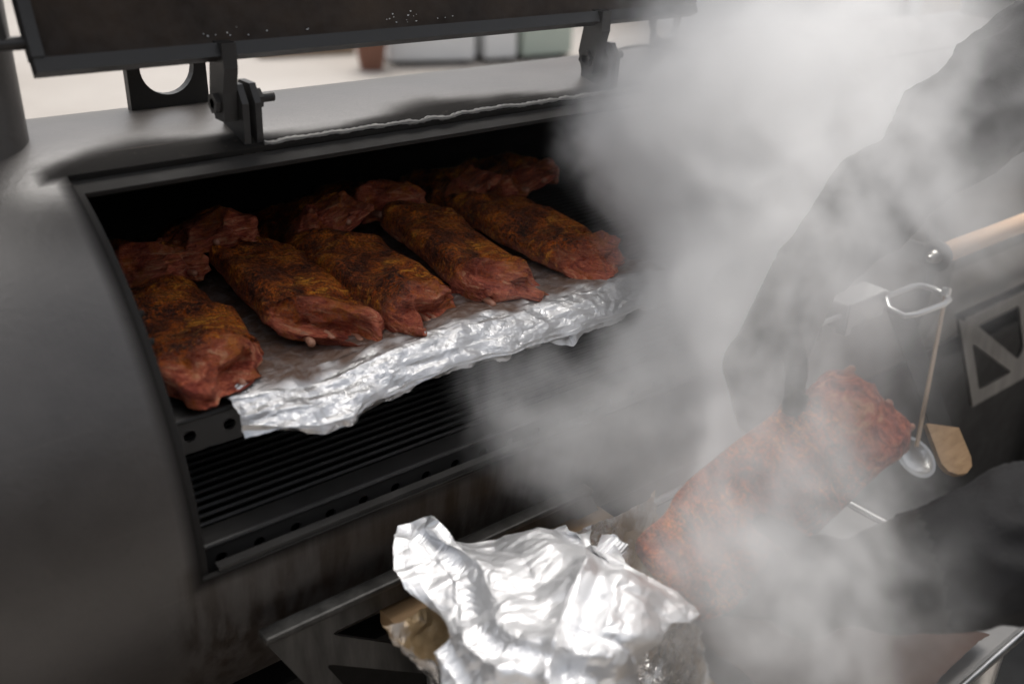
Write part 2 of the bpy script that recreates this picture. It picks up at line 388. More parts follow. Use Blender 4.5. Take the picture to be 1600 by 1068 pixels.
# wooden handle on the closed lid
hh = aty(1463, 400, -.415); hy, hz = hh.y, hh.z
g = G(); n = 26
g.tube([(hh.x + .008 + .62 * i / n, hy, hz) for i in range(n + 1)], [.0135] + [.0150 + .0012 * sin(i * .8) * .2 for i in range(n - 1)] + [.0135], 20)
put(g.build('lid_handle', M_wood, fl, True)).location = (0, 0, 0)
hnd = [o for o in COL.objects if o.name.startswith('lid_handle')][0]
for hx in (hh.x, hh.x + .636):
    g = G(); g.lathe([(0, -.002), (.022, -.002), (.0232, -.001), (.0232, .003), (.021, .004), (0, .004)], (hx, hy, hz), (1, 0, 0), 28)
    g.build('handle_washer', M_dark, fl, True)
    g = G(); sg = -1 if hx < 2 and hx == hh.x else 1
    g.lathe([(0, .010), (.006, .0095), (.0095, .006), (.0105, .002), (.0105, 0), (0, 0)], (hx + sg * .002, hy, hz), (sg, 0, 0), 16)
    g.lathe([(0, .016), (.004, .015), (.006, .012), (.006, 0)], (hx + sg * .006, hy, hz), (sg, 0, 0), 12); g.build('handle_bolt', M_bolt, fl, True)
    g = G(); g.box((hx + .004, hy + .040, hz - .004), (.006, .072, .03), None, .002); g.build('handle_bracket', M_dark, fl)
# toggle latch on the barrel between the two doors
L0, L1, L2, L3 = aty(1292, 495, -.385), aty(1335, 468, -.385), aty(1400, 448, -.375), aty(1490, 462, -.40)
lx, lz = L1.x, 1.082
g = G(); g.box((lx + .035, -.366, lz), (.10, .040, .040), None, .003); latch = put(g.build('toggle_latch', M_zinc, smk))
g = G(); g.box((lx - .004, -.380, lz - .004), (.014, .016, .05), None, .002); g.box((lx + .05, -.379, lz - .006), (.085, .010, .010), None, .002); g.box((lx + .05, -.381, lz + .012), (.085, .010, .008), None, .002)
g.build('latch_arm', M_zinc, latch)
g = G(); g.tube([(lx - .105, -.376, lz), (lx - .07, -.376, lz)], .0075, 12); g.tube([(lx - .07, -.376, lz), (lx + .0, -.376, lz)], .004, 10); g.build('latch_rod', M_zinc, latch, True)
g = G(); zt, y0_ = lz + .004, -.384
lo = [(lx + .085, y0_, zt + .004), (lx + .15, y0_ - .004, zt + .006), (lx + .168, y0_ - .006, zt + .004), (lx + .182, y0_ - .018, zt), (lx + .186, y0_ - .036, zt - .004), (lx + .176, y0_ - .05, zt - .006), (lx + .155, y0_ - .054, zt - .006), (lx + .085, y0_ - .05, zt - .006), (lx + .066, y0_ - .044, zt - .006), (lx + .06, y0_ - .022, zt)]
g.tube(lo + [lo[0]], .0045, 10, False); g.build('latch_loop', M_steel, latch, True)
LOOP = Vector((lx + .183, y0_ - .040, zt - .004))
# lifting lugs and hinges
def lug(x0, x1):
    g = G(); holed_strip(g, (x0, .036, 1.382), (1, 0, 0), (0, 0, 1), (0, -1, 0), x1 - x0, .105, [((x1 - x0) / 2, .050)], .030, .012, 28)
    put(g.build('lifting_lug', M_dark, smk))
lug(.113, .201); lug(.925, .975)
g = G(); g.lathe([(.066, -.03), (.060, .0), (.060, .75), (.054, .75), (.054, 0)], (-.066, -.02, 1.37), (0, 0, 1), 40); put(g.build('chimney', MB, smk, True))
g = G(); g.lathe([(.056, -.03), (.056, .8), (.05, .8), (.05, 0)], (1.87, -.02, 1.37), (0, 0, 1), 32); put(g.build('chimney', MB, smk, True))
HA = Vector((0, -.088, 1.413))                     # hinge axis
def hinge(x):
    pl = lambda px, pts: [Vector((px, y, z)) for y, z in pts]
    ear = [(-.060, 1.372), (-.104, 1.360), (-.110, 1.372), (-.112, 1.414), (-.101, 1.432), (-.076, 1.432), (-.060, 1.412)]
    e = None
    for dx in (.004, .018):
        g = G(); g.prism(pl(x, ear), (dx, 0, 0), (dx + .007, 0, 0)); e2 = put(g.build('hinge_ear', M_dark, smk)); e = e or e2
    arm = [(-.100, 1.395), (-.078, 1.395), (-.070, 1.420), (-.078, 1.455), (-.078, 1.475), (-.112, 1.475), (-.112, 1.45), (-.104, 1.425)]
    g = G(); g.prism(pl(x, arm), (-.012, 0, 0), (.003, 0, 0)); put(g.build('hinge_arm', M_dark, smk))
    g = G(); g.tube([(x - .018, HA.y, HA.z), (x + .05, HA.y, HA.z)], .0052, 12); put(g.build('hinge_bolt', M_boltd, smk, True))
    g = G(); g.lathe([(0, 0), (.0112, 0), (.0112, .009), (0, .009)], (x + .0255, HA.y, HA.z), (1, 0, 0), 6); put(g.build('hinge_nut', M_boltd, smk))
    g = G(); g.lathe([(0, 0), (.0112, 0), (.0112, .006), (0, .006)], (x - .018, HA.y, HA.z), (1, 0, 0), 6); put(g.build('hinge_nut', M_boltd, smk))
hinge(.176); hinge(.690)
# open lid, standing up on its hinges: inner face towards the front
LE = Vector((0, -.098, 1.462)); LX0, LX1 = -.006, .862; LCH = radians(99); LR = .345; LARC = radians(72)
def lidp(x, s, off=0.0):                           # s: 0..1 along the arc from the hinge edge upward; off: towards the inner side
    ch = 2 * LR * sin(LARC / 2); c_dir = Vector((0, cos(LCH), sin(LCH))); nrm = Vector((0, sin(LCH), -cos(LCH)))  # nrm: backwards (+Y)
    mid = LE + c_dir * ch / 2; C = mid - nrm * LR * cos(LARC / 2)
    a = (s - .5) * LARC; d = nrm * cos(a) + c_dir * sin(a)
    p = C + d * (LR - off); return Vector((x, p.y, p.z))
def lidgrid(x0, x1, s0, s1, o0, o1, nx, ns):
    V = []; 
    for off in (o0, o1):
        for i in range(nx + 1):
            for j in range(ns + 1): V.append(lidp(x0 + (x1 - x0) * i / nx, s0 + (s1 - s0) * j / ns, off))
    N_ = (nx + 1) * (ns + 1); I = lambda i, j: i * (ns + 1) + j; F = []
    for i in range(nx):
        for j in range(ns):
            F += [(I(i, j), I(i + 1, j), I(i + 1, j + 1), I(i, j + 1)), (I(i, j) + N_, I(i, j + 1) + N_, I(i + 1, j + 1) + N_, I(i + 1, j) + N_)]
    for i in range(nx):
        for j in (0, ns): F.append((I(i, j), I(i, j) + N_, I(i + 1, j) + N_, I(i + 1, j)))
    for j in range(ns):
        for i in (0, nx): F.append((I(i, j), I(i, j + 1), I(i, j + 1) + N_, I(i, j) + N_))
    g = G(); g.add(V, F); return g
ol = put(lidgrid(LX0, LX1, 0, 1, -.006, .0, 40, 24).build('open_lid', M_lidin, smk, True)); ol['label'] = 'open lid, sooty brown inside'
for a in ((LX0 - .002, LX1 + .002, -.010, .022, -.006, .010, 1, 2), (LX0 - .002, LX1 + .002, .97, 1.01, -.004, .02, 1, 2), (LX0 - .003, LX0 + .008, .0225, .969, -.006, .012, 1, 24), (LX1 - .008, LX1 + .003, .0225, .969, -.006, .012, 1, 24)):
    lidgrid(*a).build('lid_rim', M_dark, ol)
random.seed(3)
for k in range(26):                                 # flaked white scale on the inside of the lid
    x = random.choice([random.uniform(.13, .28), random.uniform(.30, .46), random.gauss(.40, .03)]); s = .040 + abs(random.gauss(0, .012)); r = random.uniform(.0003, .0009)
    p = lidp(x, s, .0008); g = G(); pts = []
    for q in range(6): pts.append(p + Vector((cos(q * pi / 3) * r * random.uniform(.7, 2), -.0005, sin(q * pi / 3) * r * random.uniform(.5, 1.2))))
    g.prism(pts, (0, 0, 0), (0, -.0004, 0)); g.build('scale_flake', M_white, ol)
g = G(); p = lidp(LX0, .06, 0); g.tube([p + Vector((-.030, 0, .0)), p + Vector((.0, 0, 0))], .006, 10); g.tube([p + Vector((-.020, 0, -.004)), p + Vector((-.024, .0, .06))], .004, 10); g.build('lid_stop', M_boltd, ol, True)
# grate rails inside and screw ends
for z in (1.030, 1.128):
    yy = sqrt((R - .007) ** 2 - (z - AZ) ** 2) - .03
    g = G(); g.box((-.012, 0, z), (.02, 2 * yy, .004)); g.box((.0015 - .012 - .0105, 0, z + .008), (.003, 2 * yy, .014)); put(g.build('grate_ledge', M_dark, smk))
for a in (43.5, 38.5): 
    p = cylp(.004, a, R - .024); g = G(); g.tube([p, p + Vector((.012, 0, 0))], .0035, 8); put(g.build('rim_screw', M_rust, smk, True))
g = G(); g.box((.92, .03, .455), (2.9, .50, .59), None, .006); put(g.build('added_dark_box', M_soot, smk))  # black box added to make the space below the barrel dark
for x in (-.4, 2.2):                                # legs
    for s in (-1, 1):
        g = G(); g.box((x, s * .24, .42), (.06, .06, .84), None, .004); put(g.build('leg', M_dark, smk))
# drop-down shelf frames below the mouths: plates with cut-outs
def shelf(x0, x1, h, label, slant=.10):
    top = Vector((0, -.345, .957)); dn = Vector((0, -.10, -.99)).normalized(); nr = Vector((0, -.99, .10)).normalized()
    def P(u, v, t): return top + Vector((u + v * slant / h * 1.0, 0, 0)) + dn * v + nr * t
    bm_w = .055; tri = []
    # frame drawn as outer parallelogram with triangular openings (truss)
    n = max(1, round((x1 - x0) / .20)); cw = (x1 - x0 - .03) / n
    outer = [(x0, 0), (x1, 0), (x1, h), (x0, h)]
    holes = []
    for i in range(n):
        a = x0 + .03 + i * cw; b = a + cw - .03
        holes.append([(a + .025, .030), (b - .004, .030), (b - .004, h - .07), (b - .03, h - .05)])
        holes.append([(a, .062), (b - .060, h - .030), (a, h - .030)])
    from mathutils.geometry import delaunay_2d_cdt
    pts = [Vector(p) for p in outer]; edges = [(0, 1), (1, 2), (2, 3), (3, 0)]
    for hl in holes:
        b0 = len(pts); rp = []
        m = len(hl)
        for i in range(m):                          # rounded corners
            p = Vector(hl[i]); a_ = Vector(hl[i - 1]); c_ = Vector(hl[(i + 1) % m])
            d1 = (a_ - p); d2 = (c_ - p); k = min(.010, d1.length * .3, d2.length * .3)
            p1 = p + d1.normalized() * k; p2 = p + d2.normalized() * k
            for t in (0, .33, .67, 1): rp.append(p1.lerp(p, t).lerp(p.lerp(p2, t), t))
        pts += rp; edges += [(b0 + i, b0 + (i + 1) % len(rp)) for i in range(len(rp))]
    v2, e2, f2, *_ = delaunay_2d_cdt(pts, edges, [], 0, 1e-6)
    def inside(q, poly):
        c = False; m = len(poly)
        for i in range(m):
            x1_, y1_ = poly[i]; x2_, y2_ = poly[(i + 1) % m]
            if (y1_ > q[1]) != (y2_ > q[1]) and q[0] < (x2_ - x1_) * (q[1] - y1_) / (y2_ - y1_) + x1_: c = not c
        return c
    F0 = []
    for f in f2:
        c = sum((v2[i] for i in f), Vector((0, 0))) / len(f)
        hl = any(inside(c, [tuple(p) for p in pts[4 + 16 * 0:][:0]]) for _ in ()) 
        b0 = 4; hit = False
        for hl in holes:
            m = len(hl) * 4
            if inside(c, [tuple(p) for p in pts[b0:b0 + m]]): hit = True
            b0 += m
        if not hit: F0.append(tuple(f))
    th = .006; V = [P(v.x, v.y, 0) for v in v2] + [P(v.x, v.y, th) for v in v2]; N_ = len(v2)
    cnt = {}
    for f in F0:
        for i in range(len(f)):
            e = tuple(sorted((f[i], f[(i + 1) % len(f)]))); cnt[e] = cnt.get(e, 0) + 1
    F = [f for f in F0] + [tuple(i + N_ for i in f[::-1]) for f in F0] + [(a, b, b + N_, a + N_) for (a, b), c in cnt.items() if c == 1]
    g = G(); g.add(V, F); o = put(g.build('drop_shelf', M_shelf, smk)); o['label'] = label
    g = G(); g.box((( x0 + x1) / 2, -.352, .960), (x1 - x0, .020, .008), None, .003); g.build('shelf_lip', M_shelf, o)
    return o
shelf(.045, .475, .20, 'folded-down shelf below the open mouth')
shelf(1.345, 1.80, .20, 'folded-down shelf below the closed lid')
# ------------------------------------------------------------------ grates
bar_mesh = None
def grate(z, yf, yb, label, x0=.012, x1=.873):
    global bar_mesh
    e = empty('cooking_grate', ((x0 + x1) / 2, 0, z), label, 'grate', 'slide-in cooking grates')
    g = G(); ln = x1 - x0; hs_ = [.02 + .0395 * i for i in range(int((ln - .03) / .0395) + 1)]
    holed_strip(g, (-ln / 2, yf, -.036), (1, 0, 0), (0, 0, 1), (0, 1, 0), ln, .036, hs_, .0062, .004, 14)
    g.box((0, yf + .0140, .0005), (ln, .0279, .003)); g.tube([(-ln / 2, yf + .001, .0), (ln / 2, yf + .001, .0)], .003, 8)
    g.build('front_rail', M_dark, e, True)
    y = yf + .036
    first = None; n = int((yb - y) / .0135)
    for i in range(n):
        if first is None:
            g = G(); g.tube([(-ln / 2, 0, 0), (ln / 2, 0, 0)], 0.0031, 6); first = g.build('bar', M_grate, e, True); first.location = (0, y, 0)
        else: share(first, e, (0, y + i * .0135, 0))
    for x in (-ln / 2 + .004, 0, ln / 2 - .004):
        g = G(); g.box((x, (yf + yb) / 2, -.0075), (.006, yb - yf - .02, .006)); g.build('cross_bar', M_grate, e)
    return e
M_grate = simple('grate_steel', (.006, .0055, .005), (.018, .016, .014), 40, .6, .1, .3, .002)
ZU = 1.166
grate(ZU, -.262, .285, 'upper cooking grate carrying the ribs and foil')
grate(1.052, -.306, .315, 'empty lower cooking grate with perforated front rail')
# ------------------------------------------------------------------ ribs
def rib_rack_mesh(L, W, T, seed, ns=104, nt=84, arch=.010, bend=0.0, skew=0.0, raw=0.0, rag=1.0):
    so = Vector((seed * 7.3, seed * 3.1, seed * 1.7)); V = []; FL = []
    nz = lambda x, y, z, s: noise.noise(Vector((x, y, z)) * s + so)
    def sgnpow(v, p): return math.copysign(abs(v) ** p, v)
    for i in range(ns + 1):
        u = -pi / 2 + pi * i / ns; cy, sy = sgnpow(cos(u), .34), sgnpow(sin(u), .34)
        for k in range(nt):
            t = 2 * pi * k / nt; cx, cz = sgnpow(cos(t), .36), sgnpow(sin(t), .40)
            x, y, z = W / 2 * cx * cy, L / 2 * sy, T / 2 * cz * cy
            fr = max(0, min(1, (-y / (L / 2) - .48) / .40)); fr = fr * fr * (3 - 2 * fr)
            x *= 1 + .16 * nz(cx > 0, y, .3, 14) + .10 * nz(cx > 0, y, .7, 36)
            top = max(0, cz)
            # shape: hump in the middle, thinner ends, rib waves and lumps
            z += top * (.012 * nz(x, y, 0, 17) + .0055 * nz(x, y, 2, 40) + .0022 * sin(y * 2 * pi / .026 + 3 * nz(x, y, 5, 12)) * (1 - fr)) + .0015 * nz(x, y, z, 90)
            z += top * (1 - fr) * .0010 * nz(x, y, 3, 260)
            # front end: lobes of muscle with sharp clefts between them
            y += fr * skew * x
            l1 = 1 - 2.6 * abs(nz(x * .9, y * .35, z * 1.5 + 9, 24)); l2 = 1 - 2 * abs(nz(x, y * .5, z * 1.8 + 4, 52))
            y += rag * fr * (-.018 * l1 - .008 * l2 + .018 * max(0, cz) + .003 * nz(x, z, 4, 130) + .010)
            z += rag * fr * (.015 * (l1 - .45) * (.4 + .6 * abs(cz)) + .004 * l2 * max(0, cz) + .006 * nz(x, y * .6, 7, 26)); x += fr * .008 * nz(x, y, z, 45)
            z -= arch * (x / (W / 2)) ** 2 + arch * .9 * (y / (L / 2)) ** 2
            z += bend * (y / (L / 2))
            V.append(Vector((x, y, z)))
            f = fr * (1.30 - .60 * top) + .55 * max(0, -cz + .25) * (1 if abs(cx) > .5 or fr > .2 else .5) + .35 * nz(x, y, z, 30) - .16
            FL.append(max(0, min(1, f * 1.3 + raw)))
    F = [(i * nt + k, i * nt + (k + 1) % nt, (i + 1) * nt + (k + 1) % nt, (i + 1) * nt + k) for i in range(ns) for k in range(nt)]
    m = bpy.data.meshes.new('meat'); m.from_pydata([tuple(v) for v in V], [], F); m.materials.append(M_meat)
    m.polygons.foreach_set('use_smooth', [True] * len(m.polygons))
    a = m.attributes.new('flesh', 'FLOAT', 'POINT'); a.data.foreach_set('value', FL); m.update(); return m
def rib_rack(loc, rz, L, W, T, seed, label, group=None, rx=0, ry=0, bones=5, arch=.010, bend=0.0, skew=0.0, raw=0.0, rag=1.0):
    e = empty('rib_rack', loc, label, 'ribs', group); e.rotation_euler = (rx, ry, rz)
    o = bpy.data.objects.new('meat', rib_rack_mesh(L, W, T, seed, arch=arch, bend=bend, skew=skew, raw=raw, rag=rag)); COL.objects.link(o); o.parent = e
    rd = random.Random(seed)
    for b in range(bones):
        x = -W * .40 + W * .80 * (b + .5) / bones + rd.uniform(-.006, .006); zz = -T * .22 - arch * (x / (W / 2)) ** 2 - arch * .8 - bend
        y0 = -L / 2 + .02; y1 = -L / 2 - rd.uniform(-.002, .006)
        g = G(); r = rd.uniform(.0035, .005)
        g.tube([(x, y0, zz), (x + .001, (y0 + y1) / 2, zz), (x, y1 + .002, zz), (x, y1, zz), (x, y1 - .0015, zz)], [r * .9, r * .95, r, r * .85, r * .4], 10); g.build('bone', M_bone, e, True)
    return e
zr = ZU + .031
grp = 'racks of ribs in the smoker'
FRONT = [(.082, -.128, 3, .138, .245, 'rib rack pushed against the left rim of the mouth, partly hidden by it'),
         (.222, -.098, -2, .132, .255, 'front-row rib rack second from the left rim, its thick lobe overhanging'),
         (.330, -.108, 2, .128, .270, 'middle rack of the front row of ribs on the foil'),
         (.452, -.112, -3, .124, .275, 'front-row rib rack with a blunt pink cut end beside the smoke'),
         (.590, -.098, 5, .140, .285, 'rib rack at the right end of the front row, fading into smoke')]
for i, (x, y, rz, W, L, lb) in enumerate(FRONT):
    rib_rack((x, y, zr + [.002, .006, .004, .006, .006][i]), radians(rz), L, W * .86, [.033, .036, .031, .035, .031][i], 11 + i, lb, grp, skew=[.35, -.4, .45, -.15, .4][i], arch=[.007, .005, .008, .006, .008][i], ry=radians([6, 13, 9, 12, 7][i]), rx=radians([3, 4, 3, 5, 4][i]), bones=[4, 3, 5, 4, 3][i])
BACK = [(.100, .075, .115, 'dark rib rack behind, next to the left rim'), (.205, .100, .110, 'dim rib rack leaning behind the second front rack'), (.330, .095, .105, 'rib rack behind the middle rack, showing a pale cut end'),
        (.455, .115, .11, 'dark rib rack behind the blunt-ended one'), (.560, .110, .105, 'back-row rib rack with striped pink end'), (.670, .100, .12, 'rearmost pink rib rack near the far end of the grate')]
for i, (x, y, W, lb) in enumerate(BACK):
    rib_rack((x, y, zr + .008 + .006 * (i % 2)), radians([8, -14, 20, -5, 24, 8][i]), 0.20, W, .036, 31 + i, lb, grp, rx=radians([-14, -20, -20, -12, -20, -16][i]), ry=radians([6, -8, -14, 5, -16, -8][i]), bones=3)
# ------------------------------------------------------------------ foil under the ribs
def foil_surface(name, P, nu, nv, mat, amp, seed, scales=((18, 1.0), (42, .5), (95, .28)), parent=None, edge=1.0, aniso=(1, 1, 1), sharp=22, metric='DISTANCE'):
    """P(u,v) -> Vector; crumpled with creased noise along the surface normal, flat shaded"""
    so = Vector((seed * 3.3, seed * 5.1, 0)); base = [[P(i / nu, j / nv) for j in range(nv + 1)] for i in range(nu + 1)]
    V = []
    for i in range(nu + 1):
        for j in range(nv + 1):
            p = base[i][j]; du = base[min(i + 1, nu)][j] - base[max(i - 1, 0)][j]; dv = base[i][min(j + 1, nv)] - base[i][max(j - 1, 0)]
            n_ = du.cross(dv); n_ = n_.normalized() if n_.length > 1e-9 else Vector((0, 0, 1))
            ed = min(i / nu, 1 - i / nu, j / nv, 1 - j / nv); k = 1 + edge * max(0, 1 - ed / .06)
            d = 0
            for s, a_ in scales:
                q = Vector((p.x * aniso[0], p.y * aniso[1], p.z * aniso[2])) * s + so; q = q + Vector((noise.noise(q * .7), noise.noise(q * .7 + Vector((9, 0, 0))), 0)) * .8
                dd, _ = noise.voronoi(q, distance_metric=metric); d += (a_ * ((dd[1] - dd[0]) - .35) + a_ * .8 * noise.noise(q * .6)) if metric == 'DISTANCE' else a_ * 1.3 * (dd[0] - .5)
            jit = Vector((noise.noise(p * 150 + so), noise.noise(p * 150 - so), noise.noise(p * 150 + so * 2))) * .0003 * (1 + 4 * (k - 1))
            V.append(p + n_ * d * amp * k + jit)
    rd = random.Random(seed); F = []
    I = lambda i, j: i * (nv + 1) + j
    for i in range(nu):
        for j in range(nv):
            a, b, c, d = I(i, j), I(i + 1, j), I(i + 1, j + 1), I(i, j + 1)
            F += [(a, b, c), (a, c, d)] if rd.random() < .5 else [(a, b, d), (b, c, d)]
    o = mesh(name, V, F, mat, parent, False)
    o.data.polygons.foreach_set('use_smooth', [True] * len(o.data.polygons)); o.data.set_sharp_from_angle(angle=radians(sharp))
    return o
def interp(pts, t):
    for (a, p), (b, q) in zip(pts, pts[1:]):
        if t <= b: k = (t - a) / (b - a); k = k * k * (3 - 2 * k); return Vector(p).lerp(Vector(q), k)
    return Vector(pts[-1][1])
def P_under(u, v):
    x = .072 + .60 * u
    prof = [(0, (0, .24, ZU + .013)), (.45, (0, -.20, ZU + .015)), (.62, (0, -.248, ZU + .020)), (.74, (0, -.272, ZU + .018)), (.84, (0, -.292, ZU + .007)), (.93, (0, -.308, ZU - .006)), (1, (0, -.306, ZU - .016))]
    p = interp(prof, v); wv = .010 * noise.noise(Vector((x * 9, 3, 0))) + .006 * noise.noise(Vector((x * 25, 5, 0)))
    k = max(0, (v - .5) / .5)
    fw = .018 * math.exp(-((u - .13) / .12) ** 2) - .012 * math.exp(-((u - .0) / .06) ** 2) + .010 * u
    return Vector((x + .012 * k * noise.noise(Vector((x * 12, v * 4, 1))), p.y - (wv + fw) * k, p.z + k * .006 * noise.noise(Vector((x * 15, v * 5, 8))) + k * (-.010 * math.exp(-((u - .15) / .12) ** 2))))
fo = foil_surface('foil_sheet', P_under, 260, 130, M_foil, .0046, 4, ((10, 1.4), (24, .85), (58, .42), (110, .16)), aniso=(.42, 1, 1), sharp=5, metric='MANHATTAN')
ga = fo.data.attributes.new('grease', 'FLOAT', 'POINT')
ga.data.foreach_set('value', [max(0, min(1, (.71 - j / 130 + .10 * noise.noise(Vector((i * .07, j * .1, 0)))) * 14)) * .95 for i in range(261) for j in range(131)])
tag(fo, 'shiny aluminium foil under the ribs, its rolled edge hanging over the grate', 'foil')
# ------------------------------------------------------------------ prep table, foil heap
TZ = .90
tb = empty('prep_table', (.48, -.57, 0), 'bright stainless steel prep table in front of the smoker', 'table')
def tput(o): o.location = (-.48, .57, 0); return o
TX0, TX1, TY0, TY1 = .19, .785, -.775, -.372
g = G(); g.box(((TX0 + TX1) / 2, (TY0 + TY1) / 2, TZ - .012), (TX1 - TX0, TY1 - TY0, .024), None, .004); tput(g.build('table_top', M_table, tb))
g = G(); g.tube([(TX0, TY1 + .006, TZ + .002), (TX1, TY1 + .006, TZ + .002)], .005, 10); tput(g.build('edge_rail', M_steel, tb, True))
g = G(); g.tube([(TX0, TY0 - .004, TZ - .003), (TX1, TY0 - .002, TZ - .003)], .0035, 10); tput(g.build('edge_rail', M_steel, tb, True))
g = G(); g.tube([(TX1 + .004, TY0, TZ + .001), (TX1 + .004, TY1, TZ + .001)], .005, 10); tput(g.build('edge_rail', M_steel, tb, True))
for x in (TX0 + .03, TX1 - .03):
    for y in (TY0 + .03, TY1 - .03):
        g = G(); g.tube([(x, y, TZ - .024), (x, y, 0)], .015, 12); tput(g.build('leg', M_steel, tb, True))
bq = atz(592, 950, TZ + .022)
g = G(); g.box((bq.x + .16, bq.y - .0425, TZ + .0115), (.32, .085, .021), None, .003); tag(g.build('cutting_board', M_oldwood), 'tan wooden board under the foil tray on the steel table', 'board')
# greasy foil-lined tray under the heap
def P_tray(u, v):
    x = .120 + (.36 - .20 * v) * u; y = -.452 - .29 * v
    e = min(u, 1 - u, v, 1 - v); z = TZ + .030 + .075 * (1 - min(1, e / .18)) ** 1.5 * (1 if e < .18 else 0) + .012 * noise.noise(Vector((u * 5, v * 5, 2)))
    return Vector((x, y, z))
tag(foil_surface('foil_tray', P_tray, 110, 100, M_foil3, .006, 9), 'grease-browned foil tray underneath the crumpled white foil', 'foil tray')
# crumpled sheet on top: control net from the photo's outline, heights from the heap it covers
net = [[at(628, 812, .985), at(672, 796, .985), at(745, 826, 1.00), at(860, 802, 1.02), at(905, 812, 1.03), at(945, 850, 1.02)],
       [at(640, 880, .955), at(690, 850, .955), at(770, 862, .955), at(875, 850, .965), at(955, 870, .97), at(1010, 888, .985)],
       [at(668, 960, .915), at(720, 935, .905), at(800, 930, .895), at(900, 905, .90), at(990, 905, .915), at(1098, 942, .95)],
       [at(690, 1040, .88), at(745, 1020, .86), at(830, 1000, .85), at(920, 985, .86), at(1000, 985, .885), at(1060, 985, .93)],
       [at(715, 1120, .86), at(780, 1110, .835), at(860, 1085, .83), at(930, 1065, .85), at(985, 1045, .88), at(1020, 1020, .92)],
       [at(750, 1200, .85), at(800, 1190, .84), at(880, 1170, .85), at(950, 1140, .87), at(990, 1110, .89), at(1010, 1070, .92)]]
def catmull(p0, p1, p2, p3, t):
    return .5 * ((2 * p1) + (p2 - p0) * t + (2 * p0 - 5 * p1 + 4 * p2 - p3) * t * t + (3 * p1 - p0 - 3 * p2 + p3) * t ** 3)
def row(ps, t):
    n = len(ps) - 1; f = min(t * n, n - 1e-6); i = int(f); g_ = lambda k: ps[max(0, min(n, k))]
    return catmull(g_(i - 1), g_(i), g_(i + 1), g_(i + 2), f - i)
def P_heap(u, v):
    p = row([row(r, u) for r in net], v); up = Vector((-.35, -.45, .82))
    # long folds running diagonally across the sheet
    q = u * .9 - v * .55; fold = .010 * abs(sin(q * 11 + 2.2 * noise.noise(Vector((u * 3, v * 3, 1))))) + .014 * math.exp(-((u - .60 - (v - .4) * -.55) / .05) ** 2) - .016 * math.exp(-((u - .68 - (v - .4) * -.55) / .045) ** 2)
    return p + up * (fold - .006 + .012 * noise.noise(Vector((u * 4, v * 4, 7))))
tag(foil_surface('foil_heap', P_heap, 230, 210, M_foil2, .0078, 6, ((5.5, 1.7), (12, .85), (27, .32), (60, .10)), edge=.5, aniso=(.7, 1, 1.2), sharp=5, metric='MANHATTAN'), 'crumpled white foil sheet heaped over the greasy tray, toothed left edge', 'foil')
# butcher paper, tongs and meat scraps on the table
def P_paper(u, v):
    x = .43 + .25 * u; y = -.55 - .215 * v; return Vector((x, y, TZ + .010 + .012 * noise.noise(Vector((u * 3, v * 3, 1))) + .03 * max(0, v - .75)))
tag(foil_surface('paper_sheet', P_paper, 50, 40, M_paper, .0015, 12, ((14, 1),)), 'brown butcher paper sheet lying on the steel table under the sleeve', 'paper')
g = G(); c = atz(1478, 990, TZ + .004); a = (atz(1508, 1006, TZ + .004) - atz(1450, 978, TZ + .004)); a.z = 0; a.normalize(); s_ = Vector((-a.y, a.x, 0)); lp = []
for k in range(13):
    t = -pi / 2 + pi * k / 12; lp.append(c + a * (.012 + .010 * cos(t)) + s_ * .010 * sin(t))
lp = [c - a * .16 - s_ * .010] + lp + [c - a * .16 + s_ * .010]
g.tube(lp, .0018, 8); tag(g.build('wire_skewer', M_steel, None, True), 'bent wire loop lying on the steel table', 'skewer')
# ------------------------------------------------------------------ hanging tools
ld = empty('ladle', LOOP, 'steel ladle with tan flat handle hanging from the latch loop', 'ladle')
Bw = at(1429, 714, (LOOP - CAM).length - .01); top = LOOP; dv = Bw - top
hd = dv.normalized(); sdv = Vector((1, .1, 0)); sdv = (sdv - hd * sdv.dot(hd)).normalized(); nv_ = hd.cross(sdv)
g = G(); ln = dv.length - .016
def rotm(a, b, c): return Matrix((a, b, c)).transposed()
g.box(hd * ln / 2 + nv_ * 0, (.0118, .0025, ln), rotm(sdv, nv_, hd), .0008); g.build('handle', simple('tan_metal', (.30, .20, .12), (.42, .30, .19), 30, .4, .3, .1, .001), ld)
g = G(); g.box(hd * -.004, (.012, .012, .016), rotm(sdv, nv_, hd), .003); g.build('hook', M_steel, ld)
bn = ((CAM - Bw).normalized() + r_ * .75 + u_ * .55).normalized(); g = G()
rb = .030; prof = [(0, -.011), (rb * .45, -.0105), (rb * .72, -.008), (rb * .92, -.003), (rb, .0), (rb * 1.15, .0008), (rb * 1.15, .0024), (rb * .98, .0016), (rb * .88, -.002), (rb * .68, -.0062), (rb * .42, -.0086), (0, -.009)]
g.lathe(prof, dv, bn, 36); g.build('bowl', M_steel, ld, True)
wt = at(1474, 668, 1.60)
sc_ = empty('grill_scraper', wt, 'scraper with a rounded tan wooden handle end and dark blade, hanging by the ladle', 'scraper')
r0 = cam2world((1, 0, 0)); d0 = (at(1492, 722, 1.585) - at(1474, 665, 1.60)).normalized(); s0 = (r0 - d0 * r0.dot(d0)).normalized(); n0 = d0.cross(s0)
poly = [(-.026, -.008), (.020, .004), (.024, .050), (.021, .064), (.011, .073), (-.003, .074), (-.015, .068), (-.022, .056)]
g = G(); g.prism([s0 * a_ + d0 * b_ for a_, b_ in poly], n0 * -.006, n0 * .006); o = g.build('wooden_handle', M_oldwood, sc_)
g = G(); g.prism([s0 * a_ + d0 * b_ for a_, b_ in [(-.018, .004), (.014, .010), (.008, -.20), (-.03, -.20)]], n0 * -.0015, n0 * .0015); g.build('blade', M_soot, sc_)
